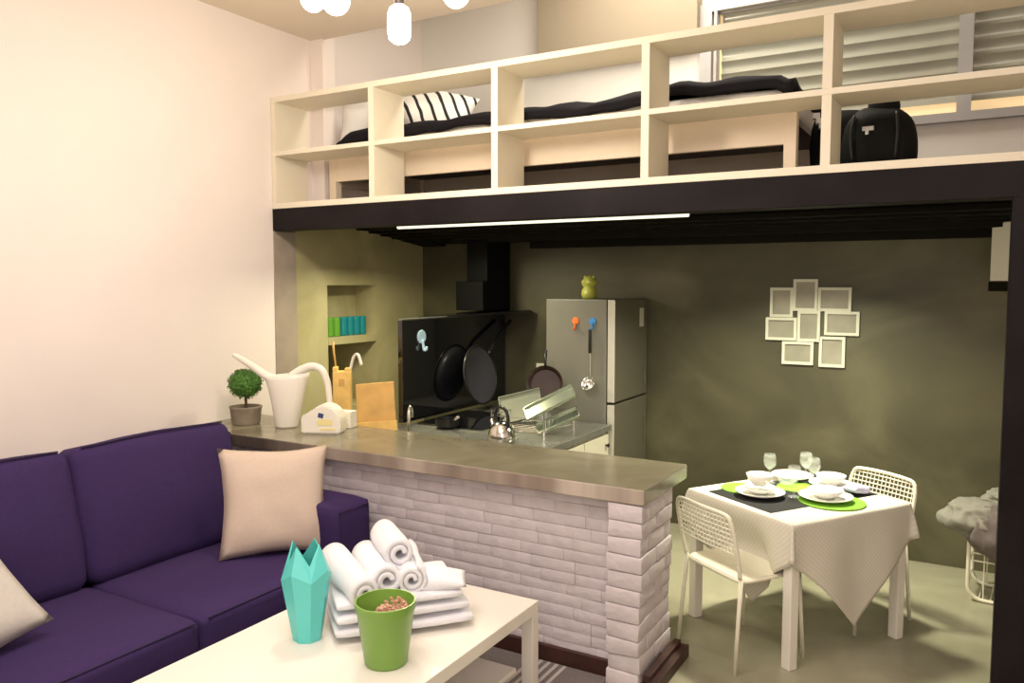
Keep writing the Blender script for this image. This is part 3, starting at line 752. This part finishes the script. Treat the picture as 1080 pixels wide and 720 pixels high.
for yc, lab in ((1.66, 1), (2.56, 2)):
    w = .88 if lab == 1 else .90
    T = Matrix.Translation((-3.60, yc, .755)) @ Matrix.Rotation(R(-13), 4, 'Y')
    bm = nb(); puffbox(bm, .22, w, .64, .06, .045, 0, 16, T, .006, lab); c = obj('back_cushion', bm, M['sofa'], so, 'all', world=True)
    bm = nb(); tube(bm, [T @ Vector((.095, -w / 2 + .05, .315)), T @ Vector((.098, 0, .328)), T @ Vector((.095, w / 2 - .05, .315))], .005, 6); obj('seam', bm, M['piping'], c, world=True)
for yc in (3.125, 1.15):
    bm = nb(); puffbox(bm, 1.14, .28, .60, .035, .008, 1, 10, Matrix.Translation((-3.345, yc, .405))); c = obj('armrest', bm, M['sofa'], so, 'all', world=True)
    bm = nb(); P = [(-2.775, yc - .11, .12), (-2.775, yc - .11, .675), (-2.775, yc + .11, .675), (-2.775, yc + .11, .12)]; tube(bm, P, .004, 6); obj('seam', bm, M['piping'], c, world=True)
for x in (-2.9, -3.9):
    for y in (1.15, 3.1):
        bm = nb(); lathe(bm, [(0, 0), (.02, 0), (.026, .095), (0, .095)], 14, (x, y, 0)); obj('leg', bm, M['darkwood'], so, True, world=True)

def cushion(size, m, loc, tilt, turn, spin, seed, label):
    o = obj('throw_cushion', pillow_bm(size, size, .17, seed=seed), m, None, 'all')
    o.matrix_world = Matrix.Translation(loc) @ Matrix.Rotation(R(turn), 4, 'Z') @ Matrix.Rotation(R(tilt), 4, 'X') @ Matrix.Rotation(R(spin), 4, 'Z')
    return tag(o, label, 'cushion')
cushion(.56, M['beigefab'], (-3.075, 2.865, .735), 70, 60, -4, 1, 'square beige cushion leaning against the purple sofa back near the armrest')
cushion(.52, M['greyfab'], (-3.18, 1.38, .68), 62, 72, 24, 5, 'pale grey cushion on the left end of the purple sofa, cut by the photo edge')

# ================================================================== RUG + COFFEE TABLE
rg_ = thing('rug', 'grey woven rug with pale stripes under the coffee table', 'rug', (-2.1, 2.3, .0))
bm = nb(); box(bm, -2.72, -1.42, 1.2, 3.338, .001, .012, bev=.003); obj('pile', bm, M['rug'], rg_, world=True)
bm = nb()
for k in range(30):
    x = -2.66 + k * .042
    if (k // 5) % 2 == 0:
        box(bm, x, x + .018, 3.05, 3.33, .0121, .0135); box(bm, x, x + .018, 1.22, 1.5, .0121, .0135)
obj('stripes', bm, M['rugstripe'], rg_, world=True)
ctb = thing('coffee_table', 'cream lacquered rectangular coffee table with thick square legs and a lower shelf', 'table', (-2.07, 2.3, .012))
tx0, tx1, ty0, ty1 = -2.515, -1.625, 1.45, 3.025
bm = nb(); box(bm, tx0, tx1, ty0, ty1, .395, .45, bev=.003); obj('tabletop', bm, M['lacq'], ctb, world=True)
for x in (tx0, tx1 - .055):
    for y in (ty0, ty1 - .055):
        bm = nb(); box(bm, x, x + .055, y, y + .055, .013, .3949, bev=.002); obj('leg', bm, M['lacq'], ctb, world=True)
bm = nb(); box(bm, tx0 + .056, tx1 - .056, ty0 + .08, ty1 - .10, .15, .17, bev=.002); obj('lower_shelf', bm, M['lacq'], ctb, world=True)

ZC = .4505
# turquoise faceted vase
bm = nb(); n = 8
def ring(r, z, ph=0, zs=None, rs=None):
    out = []
    for k in range(n):
        a = ph + k * 2 * math.pi / n; rr = r if rs is None else rs[k % 2]; z_ = z if zs is None else zs[k % 2]
        out.append(bm.verts.new((rr * math.cos(a), rr * math.sin(a), z_)))
    return out
R0 = ring(.056, 0, R(10)); R1 = ring(.098, .27, R(10), zs=(.285, .25)); R2 = ring(.06, .4, R(10), zs=(.385, .31), rs=(.062, .072))
R3 = ring(.055, .4, R(10), zs=(.384, .309), rs=(.058, .068)); R4 = ring(.088, .27, R(10), zs=(.283, .248)); R5 = ring(.045, .008, R(10))
bm.faces.new(R0[::-1]); bm.faces.new(R5)
for A, B in ((R0, R1), (R1, R2), (R2, R3), (R3, R4), (R4, R5)):
    for k in range(n):
        k2 = (k + 1) % n
        if k % 2 == 0: bm.faces.new((A[k], A[k2], B[k])); bm.faces.new((A[k2], B[k2], B[k]))
        else: bm.faces.new((A[k], A[k2], B[k2])); bm.faces.new((A[k], B[k2], B[k]))
o = obj('vase', bm, M['turq'], None, loc=(-2.235, 2.235, ZC)); tag(o, 'tall turquoise faceted vase with a pointed petal rim on the coffee table', 'vase')
# green pot with potpourri
bm = nb(); lathe(bm, [(0, 0), (.074, 0), (.079, .006), (.106, .20), (.112, .21), (.112, .235), (.106, .235), (.103, .20), (.075, .03), (0, .03)], 44)
o = obj('flower_pot', bm, M['green'], None, True, loc=(-1.84, 2.235, ZC)); tag(o, 'apple green tapered ceramic pot on the coffee table', 'pot')
bm = nb(); rnd = random.Random(11)
for k in range(70):
    a = rnd.uniform(0, 6.28); rr = .062 * math.sqrt(rnd.random()); z = .012 + .055 * (1 - (rr / .06) ** 2) * rnd.random()
    bmesh.ops.create_icosphere(bm, subdivisions=1, radius=rnd.uniform(.007, .013), matrix=Matrix.Translation((rr * math.cos(a), rr * math.sin(a), z + .0)) @ Matrix.Rotation(a, 4, 'X') @ Matrix.Diagonal((1, .7, .5, 1)))
lathe(bm, [(0, -.12), (.06, -.12), (.075, 0), (.06, .012), (0, .03)], 20)
o = obj('potpourri', bm, M['potp'], None, loc=(-1.825, 2.26, ZC + .178)); tag(o, 'clump of pinkish brown dried flowers inside the green pot', 'dried flowers', kind='stuff')
# towels
tw = Matrix.Translation((-2.06, 2.575, ZC)) @ Matrix.Rotation(R(49.5), 4, 'Z')
def folded(i, w, d, h, z, label, dx=0, dy=0, rz=0):
    t = bpy.data.objects.new('folded_towel', None)
    bm = nb()
    # a folded slab: stacked layers joined by a rounded fold at +x end and front
    L = 2; th = h / L
    for k in range(L):
        puffbox(bm, w - .012 * k, d - .010 * (k % 2), th * 1.3, th * .6, .004, 2, 12, Matrix.Translation((0, 0, z + th * (k + .5))), .0045, i * 3 + k)
    vs = bm.verts[:]
    bpy.data.objects.remove(t)
    m = tw @ Matrix.Translation((dx, dy, 0)) @ Matrix.Rotation(R(rz), 4, 'Z')
    o = obj('folded_towel', bm, M['towel'], None, 'all'); o.matrix_world = m
    return tag(o, label, 'towel', 'folded white towels stacked on the coffee table')
folded(1, .57, .42, .052, .0, 'folded white towel at the bottom of the stack on the coffee table')
folded(2, .55, .41, .050, .052, 'folded white towel second from the bottom of the stack', -.005, .004, 1)
folded(3, .52, .40, .048, .102, 'folded white towel on top of the folded stack, under the rolls', -.01, .01, -2)
def roll(x, y, z, rz, rad, L, label, turns=2.6, tilt=0):
    bm = nb(); pts = []; N = int(turns * 22); th = rad / (turns + .35)
    for k in range(N + 1):
        a = k / 22 * 2 * math.pi; r = th * .35 + th * a / (2 * math.pi); pts.append((r, a))
    segs = 8
    rows = []
    for s in range(segs + 1):
        y_ = -L / 2 + L * s / segs
        rows.append([(bm.verts.new((r * math.cos(a), y_, r * math.sin(a))), bm.verts.new(((r + th * .86) * math.cos(a), y_, (r + th * .86) * math.sin(a)))) for r, a in pts])
    for s in range(segs):
        for k in range(N):
            (a0, b0), (a1, b1) = rows[s][k], rows[s][k + 1]; (c0, d0), (c1, d1) = rows[s + 1][k], rows[s + 1][k + 1]
            bm.faces.new((a0, a1, c1, c0)); bm.faces.new((b0, d0, d1, b1))
            if s == 0: bm.faces.new((a0, b0, b1, a1))
            if s == segs - 1: bm.faces.new((c0, c1, d1, d0))
        for k in (0, N):
            (a0, b0) = rows[s][k]; (c0, d0) = rows[s + 1][k]; bm.faces.new((a0, c0, d0, b0))
    for v in bm.verts:
        v.co += Vector(noise.noise_vector(v.co * 7 + Vector((x * 10, 0, 0)))) * .009
    o = obj('rolled_towel', bm, M['towel'], None, 'all')
    o.matrix_world = tw @ Matrix.Translation((x, y, z)) @ Matrix.Rotation(R(rz), 4, 'Z') @ Matrix.Rotation(R(tilt), 4, 'X')
    return tag(o, label, 'towel', 'rolled white towels on top of the folded stack')
roll(-.195, .0, .208, 12, .055, .38, 'rolled white towel, leftmost roll resting on the folded stack', 1.9, 6)
roll(-.075, .05, .208, 5, .054, .36, 'rolled white towel in the lower middle of the pile, second from the left', 1.8)
roll(.05, .02, .206, -5, .052, .34, 'rolled white towel on the right of the lower row of rolls', 2.2)
roll(.0, .085, .292, 1, .052, .30, 'rolled white towel lying topmost across the other rolls', 1.8)
o = obj('face_cloth', pillow_bm(.22, .15, .075, 12, .02, .014, 4), M['towel'], None, 'all'); o.matrix_world = tw @ Matrix.Translation((.16, -.10, .175)) @ Matrix.Rotation(R(-14), 4, 'Z') @ Matrix.Rotation(R(6), 4, 'X')
tag(o, 'small folded white face cloth in front of the spiral towel roll', 'towel')

# ================================================================== DINING TABLE
TC = Vector((-.797, 4.379, 0)); TH = R(57); HU, HV = .41, .375; TZ = .712
dt = thing('dining_table', 'square white dining table with four straight legs under the cloth', 'table', TC, TH)
bm = nb(); box(bm, -HU, HU, -HV, HV, TZ - .03, TZ, bev=.003); obj('tabletop', bm, M['tleg'], dt)
for sx in (-1, 1):
    for sy in (-1, 1):
        bm = nb(); x = sx * (HU - .032); y = sy * (HV - .032)
        box(bm, x - .027, x + .027, y - .027, y + .027, 0, TZ - .0301, bev=.006, seg=3); obj('leg', bm, M['tleg'], dt)
# cloth, a square laid at 45 degrees
bm = nb(); uvl = bm.loops.layers.uv.new('UVMap'); N = 84; S = .665; g = {}; uvs = {}
c45 = math.sqrt(.5)
for i in range(N + 1):
    for j in range(N + 1):
        a = -S + 2 * S * i / N; b = -S + 2 * S * j / N
        x = (a - b) * c45; y = (a + b) * c45
        ex = max(0, abs(x) - HU - .004); ey = max(0, abs(y) - HV - .004)
        sx = 1 if x >= 0 else -1; sy = 1 if y >= 0 else -1
        z = TZ + .003
        if ex > 0 and ey > 0:
            r = math.hypot(ex, ey); ph = math.atan2(ey, ex)
            out = .42 * r * math.sin(2 * ph)
            X = sx * (HU + .006 + out * math.cos(ph)); Y = sy * (HV + .006 + out * math.sin(ph)); Z = z - r * (1.3 + .35 * math.sin(2 * ph))
        elif ex > 0:
            k = min(1, ex / .27); w = .006 * (1 + math.sin(y * 17 + sx)) * min(1, ex * 5) - .12 * k * k * (3 - 2 * k) * max(0, min(1, (.285 - abs(y)) / .16))
            X = sx * (HU + .006 + w); Y = y; Z = z - ex * (1 + .3 * (abs(y) / HV) ** 6)
        elif ey > 0:
            w = .012 * math.sin(x * 15 + sy * 2) * min(1, ey * 5) + .05 * ey
            X = x; Y = sy * (HV + .006 + max(0, w)); Z = z - ey * (1 + .3 * (abs(x) / HU) ** 6)
        else: X, Y, Z = x, y, z
        g[i, j] = bm.verts.new((X, Y, Z)); uvs[g[i, j]] = (i / N, j / N)
for i in range(N):
    for j in range(N):
        f = bm.faces.new((g[i, j], g[i + 1, j], g[i + 1, j + 1], g[i, j + 1]))
        for l in f.loops: l[uvl].uv = uvs[l.vert]
o = obj('tablecloth', bm, M['cloth'], None, 'all', loc=TC, rot=(0, 0, TH)); tag(o, 'pale dotted tablecloth laid diagonally so its corners hang in points over the dining table', 'tablecloth')
md = o.modifiers.new('s', 'SOLIDIFY'); md.thickness = .003; md.offset = 1
def L2W(u, v, z): return Vector((TC.x + u * math.cos(TH) - v * math.sin(TH), TC.y + u * math.sin(TH) + v * math.cos(TH), z))
Z0 = TZ + .0065
bm = nb(); box(bm, -.385, .385, -.23, .23, 0, .003, bev=.001)
o = obj('table_runner', bm, M['black_cloth'], None, loc=L2W(.02, .04, Z0), rot=(0, 0, TH)); tag(o, 'wide black woven runner across the middle of the dining table', 'table runner')
Z1 = Z0 + .0035
def disc(name, u, v, r, m, label, cat, grp, z=None, h=.004):
    bm = nb(); lathe(bm, [(0, 0), (r, 0), (r, h), (0, h)], 40); o = obj(name, bm, m, None, True, loc=L2W(u, v, Z1 if z is None else z)); return tag(o, label, cat, grp)
disc('round_placemat', .06, -.185, .165, M['limefelt'], 'round lime green placemat under the plate nearest the right edge of the table', 'placemat', 'lime green placemats', h=.004)
disc('round_placemat', .12, .10, .11, M['limefelt'], 'round lime green placemat in the middle of the table among the glasses', 'placemat', 'lime green placemats')
disc('round_placemat', -.16, .22, .12, M['limefelt'], 'lime green placemat showing behind the left stack of bowls', 'placemat', 'lime green placemats')
def plate(u, v, z, r, label):
    bm = nb(); lathe(bm, [(0, 0), (r * .55, 0), (r * .62, .004), (r, .022), (r, .026), (r * .6, .010), (0, .008)], 40)
    o = obj('dinner_plate', bm, M['plate'], None, 'all', loc=L2W(u, v, z)); return tag(o, label, 'plate', 'white dinner plates on the dining table')
def bowl(u, v, z, r, h, label, name='bowl'):
    bm = nb(); lathe(bm, [(0, 0), (r * .45, 0), (r * .5, .006), (r * .85, h * .5), (r, h), (r * .96, h), (r * .8, h * .5), (r * .4, .012), (0, .010)], 36)
    o = obj(name, bm, M['plate'], None, 'all', loc=L2W(u, v, z)); return tag(o, label, 'bowl', 'white bowls on the dining table')
Z2 = Z1 + .0045
plate(-.19, .065, Z2, .128, 'white dinner plate at the left setting under stacked bowls')
bowl(-.19, .065, Z2 + .012, .085, .035, 'wide white bowl on the left dinner plate')
bowl(-.185, .075, Z2 + .050, .070, .062, 'small deep white bowl topmost at the left setting')
plate(.05, -.155, Z2, .135, 'white dinner plate on the green placemat at the right setting')
bowl(.05, -.155, Z2 + .012, .088, .045, 'wide white bowl stacked on the right dinner plate')
plate(.285, .02, Z2, .115, 'white dinner plate near the far chair')
bowl(.285, .02, Z2 + .012, .08, .055, 'white bowl on the plate near the far chair')
plate(.24, .255, Z2, .115, 'white dinner plate at the back edge of the dining table')
# napkin
o = obj('napkin', pillow_bm(.13, .10, .05, 12, .05, .02, 7), M['lav'], None, 'all', loc=L2W(.30, -.13, Z1 + .028), rot=(0, 0, TH)); tag(o, 'crumpled pale lavender napkin beside the right bowls', 'napkin')
# wine glasses
def wglass_bm():
    bm = nb(); lathe(bm, [(0, 0), (.032, 0), (.031, .003), (.006, .008), (.004, .012), (.004, .07), (.010, .078), (.028, .095), (.036, .12), (.034, .145), (.030, .165),
                          (.0288, .165), (.0325, .145), (.0345, .12), (.0265, .097), (.008, .081), (0, .080)], 28); return bm
gl = None
for u, v, lab in ((.045, .235, 'clear wine glass behind the left stack of bowls'), (.25, .165, 'clear wine glass furthest back on the dining table'), (.185, .05, 'clear wine glass between the right bowls and the back plate'), (-.055, -.04, 'clear wine glass between the two front plates')):
    if gl is None: gl = obj('wine_glass', wglass_bm(), M['glass'], None, 'all'); q = gl
    else: q = gl.copy(); COL.objects.link(q)
    q.location = L2W(u, v, Z2); tag(q, lab, 'wine glass', 'wine glasses on the dining table')
bm = nb(); lathe(bm, [(0, 0), (.03, 0), (.05, .02), (.058, .05), (.055, .05), (.047, .022), (.028, .005), (0, .005)], 30)
o = obj('glass_bowl', bm, M['glass'], None, 'all', loc=L2W(.11, .17, Z2)); tag(o, 'small clear glass bowl in the centre of the dining table', 'bowl')

# ================================================================== CHAIRS
def rrect(w, h, r, n=6):
    P = []
    for cx, cy, a0 in ((w / 2 - r, h / 2 - r, 0), (-w / 2 + r, h / 2 - r, 90), (-w / 2 + r, -h / 2 + r, 180), (w / 2 - r, -h / 2 + r, 270)):
        for k in range(n + 1):
            a = R(a0 + 90 * k / n); P.append((cx + r * math.cos(a), cy + r * math.sin(a)))
    return P
def make_chair(loc, rz, label):
    """local +Y is the facing direction, back at -Y"""
    t = thing('dining_chair', label, 'chair', loc, rz, 'white metal chairs at the dining table')
    bm = nb(); # seat shell, slightly dished, rounded corners
    P = rrect(.42, .40, .06); top = [bm.verts.new((x, y, .452)) for x, y in P]; bot = [bm.verts.new((x, y, .440)) for x, y in P]
    ins = [bm.verts.new((x * .88, y * .88, .446)) for x, y in P]; 
    n = len(P)
    for k in range(n):
        bm.faces.new((bot[k], bot[(k + 1) % n], top[(k + 1) % n], top[k])); bm.faces.new((top[k], top[(k + 1) % n], ins[(k + 1) % n], ins[k]))
    bm.faces.new(ins); bm.faces.new(bot[::-1])
    obj('seat', bm, M['chair'], t, True)
    bm = nb(); tube(bm, [(x, y, .440) for x, y in P], .009, 8, closed=True); obj('seat_frame', bm, M['chair'], t, 'all')
    # back: hoop from both rear legs
    by = lambda z: -.20 - (z - .45) * .22
    hoop = [(-.205, by(.46), .46), (-.212, by(.55), .55), (-.212, by(.68), .68), (-.20, by(.74), .74), (-.165, by(.765), .765), (0, by(.77) - .012, .77), (.165, by(.765), .765), (.20, by(.74), .74), (.212, by(.68), .68), (.212, by(.55), .55), (.205, by(.46), .46)]
    bm = nb(); tube(bm, arc(hoop, 4), .010, 8); obj('back_frame', bm, M['chair'], t, 'all')
    bm = nb()
    for k in range(8):
        z = .575 + k * .0245; tube(bm, [(-.21, by(z), z), (0, by(z) - .012, z), (.21, by(z), z)], .0035, 6)
    for k in range(16):
        x = -.19 + k * .0253; d = -.012 * (1 - (x / .21) ** 2); tube(bm, [(x, by(.58) + d, .58), (x, by(.765) + d, .765)], .0028, 6)
    obj('back_mesh', bm, M['chair'], t)
    for sx in (-1, 1):
        bm = nb(); tube(bm, [(sx * .205, -.195, .455), (sx * .218, -.235, .0)], .010, 8); obj('leg', bm, M['chair'], t, 'all')
        bm = nb(); tube(bm, [(sx * .20, .17, .44), (sx * .215, .195, .0)], .010, 8); obj('leg', bm, M['chair'], t, 'all')
    return t
make_chair((-.965, 3.985, 0), TH - R(92), 'white metal mesh-back chair in front of the table, nearest the brick pillar')
make_chair((-.565, 4.70, 0), TH + R(90), 'white metal chair on the far right side of the dining table')

# ================================================================== PHOTO COLLAGE FRAME
pf = thing('collage_frame', 'white collage of eight joined photo frames hanging on the dark concrete wall', 'picture frame', (-.99, YB - .02, 1.6))
rects = [(188, 142, 340, 332), (340, 88, 497, 290), (500, 140, 708, 290), (162, 335, 368, 482), (372, 290, 518, 485), (545, 290, 760, 440), (275, 488, 480, 635), (515, 450, 678, 642)]
# measured off the photo, converted to metres on the wall
SC = .00103; SZ_ = .00109; CX, CZ = -.985, 1.572
for (a, b, c, d) in rects:
    x0 = CX + (a - 462) * SC; x1 = CX + (c - 462) * SC; z1 = CZ - (b - 365) * SZ_; z0 = CZ - (d - 365) * SZ_
    w = .019
    bm = nb()
    box(bm, x0, x1, YB - .022, YB - .001, z0, z0 + w); box(bm, x0, x1, YB - .022, YB - .001, z1 - w, z1)
    box(bm, x0, x0 + w, YB - .022, YB - .001, z0 + w, z1 - w); box(bm, x1 - w, x1, YB - .022, YB - .001, z0 + w, z1 - w)
    fo = obj('frame', bm, M['frame'], pf, world=True)
    bm = nb(); box(bm, x0 + w, x1 - w, YB - .008, YB - .002, z0 + w, z1 - w); obj('picture', bm, M['photo'], fo, world=True)

# ================================================================== RIGHT SIDE
lb = thing('laundry_basket', 'white wire basket with rounded corners standing by the black post', 'basket', (.255, 5.40, 0), R(-4))
bm = nb()
for y in (-.15, .15): tube(bm, [(x, y, .232 + z) for x, z in rrect(.46, .44, .08)], .011, 8, closed=True)
for x in (-.23, .23): tube(bm, [(x, -.15, .37), (x, .15, .37)], .008, 6)
obj('rim', bm, M['chair'], lb, 'all')
bm = nb()
for y in (-.15, .15):
    for k in range(5):
        x = -.15 + k * .075; tube(bm, [(x, y, .012), (x, y, .45)], .004, 5)
    for z in (.24, .285, .33, .375, .42): tube(bm, [(-.23, y, z), (.23, y, z)], .005, 6)
for z in (.1, .2, .3, .42):
    for x in (-.23, .23): tube(bm, [(x, -.15, z), (x, .15, z)], .004, 5)
for k in range(7): tube(bm, [(-.17 + k * .057, -.15, .012), (-.17 + k * .057, .15, .012)], .004, 5)
obj('wires', bm, M['chair'], lb)
def cloth_pile(name, loc, size, m, label, seed, cat='clothes'):
    bm = nb(); bmesh.ops.create_icosphere(bm, subdivisions=5, radius=1)
    for v in bm.verts:
        p = v.co.copy(); f = 1 + .20 * noise.noise(p * 1.6 + Vector((seed, 0, 0))) - .16 * abs(noise.noise(Vector((p.x * 4 + p.z, p.y * 4, p.z * 1.2 + seed))))
        v.co = Vector((p.x * size[0] * f, p.y * size[1] * f, p.z * size[2] * f))
    o = obj(name, bm, m, None, 'all', loc=loc); return tag(o, label, cat)
cloth_pile('folded_jacket', (.07, 5.34, .475), (.215, .19, .13), M['laundry'], 'rumpled pale grey jacket draped over the left of the wire basket', 2.3)
cloth_pile('folded_jacket', (.20, 5.22, .43), (.20, .10, .16), M['laundry2'], 'darker mauve grey garment hanging over the front of the wire basket', 8.1)
cloth_pile('folded_jacket', (.22, 5.38, .60), (.15, .13, .06), M['laundry'], 'pale garment on top of the clothes pile by the black post', 5.5)
wu = thing('wall_cabinet', 'small white wall cabinet with a dark bottom shelf high beside the black post', 'cabinet', (.25, 5.45, 1.76), R(-48))
bm = nb(); box(bm, -.17, .17, -.10, .10, .10, .44, bev=.005); obj('box', bm, M['whplas'], wu)
bm = nb(); box(bm, -.175, .18, -.105, .11, .04, .095, bev=.004); obj('shelf', bm, M['dark'], wu)

# ================================================================== LIGHTS
def area(name, loc, size, power, col, rot=(0, 0, 0), sy=None, spread=180):
    l = bpy.data.lights.new(name, 'AREA'); l.energy = power; l.color = col; l.size = size
    if sy: l.shape = 'RECTANGLE'; l.size_y = sy
    l.spread = R(spread)
    o = bpy.data.objects.new(name, l); COL.objects.link(o); o.location = loc; o.rotation_euler = rot; return o
def point(name, loc, power, col, r=.06):
    l = bpy.data.lights.new(name, 'POINT'); l.energy = power; l.color = col; l.shadow_soft_size = r
    o = bpy.data.objects.new(name, l); COL.objects.link(o); o.location = loc; return o
area('living_fill_light', (-1.6, 1.2, 3.55), 1.8, 80, (1, .90, .85), sy=1.8)  # added area lamp without a fitting, brightens the living area
area('room_fill_light', (.6, -.8, 2.4), 1.6, 46, (1, .89, .87), (R(68), 0, R(30)), 1.6)
point('pendant_light', (-2.5, 2.9, 2.92), 58, (1, .88, .74), .12)
area('loft_light', (-1.8, 5.0, 4.4), 1.6, 60, (1, .91, .78), sy=.8)
area('dining_light', (-.95, 4.85, 2.12), .22, 46, (1, .96, .74), spread=140)
area('kitchen_light', (-3.55, 4.62, 2.14), .18, 22, (1, .93, .62), (0, R(-8), 0), spread=170)
area('stove_light', (-2.7, 4.9, 2.12), .2, 3, (1, .96, .76), spread=140)
w = bpy.data.worlds.new('world'); scene.world = w; w.use_nodes = True
w.node_tree.nodes['Background'].inputs[0].default_value = (.9, .85, .8, 1); w.node_tree.nodes['Background'].inputs[1].default_value = .15
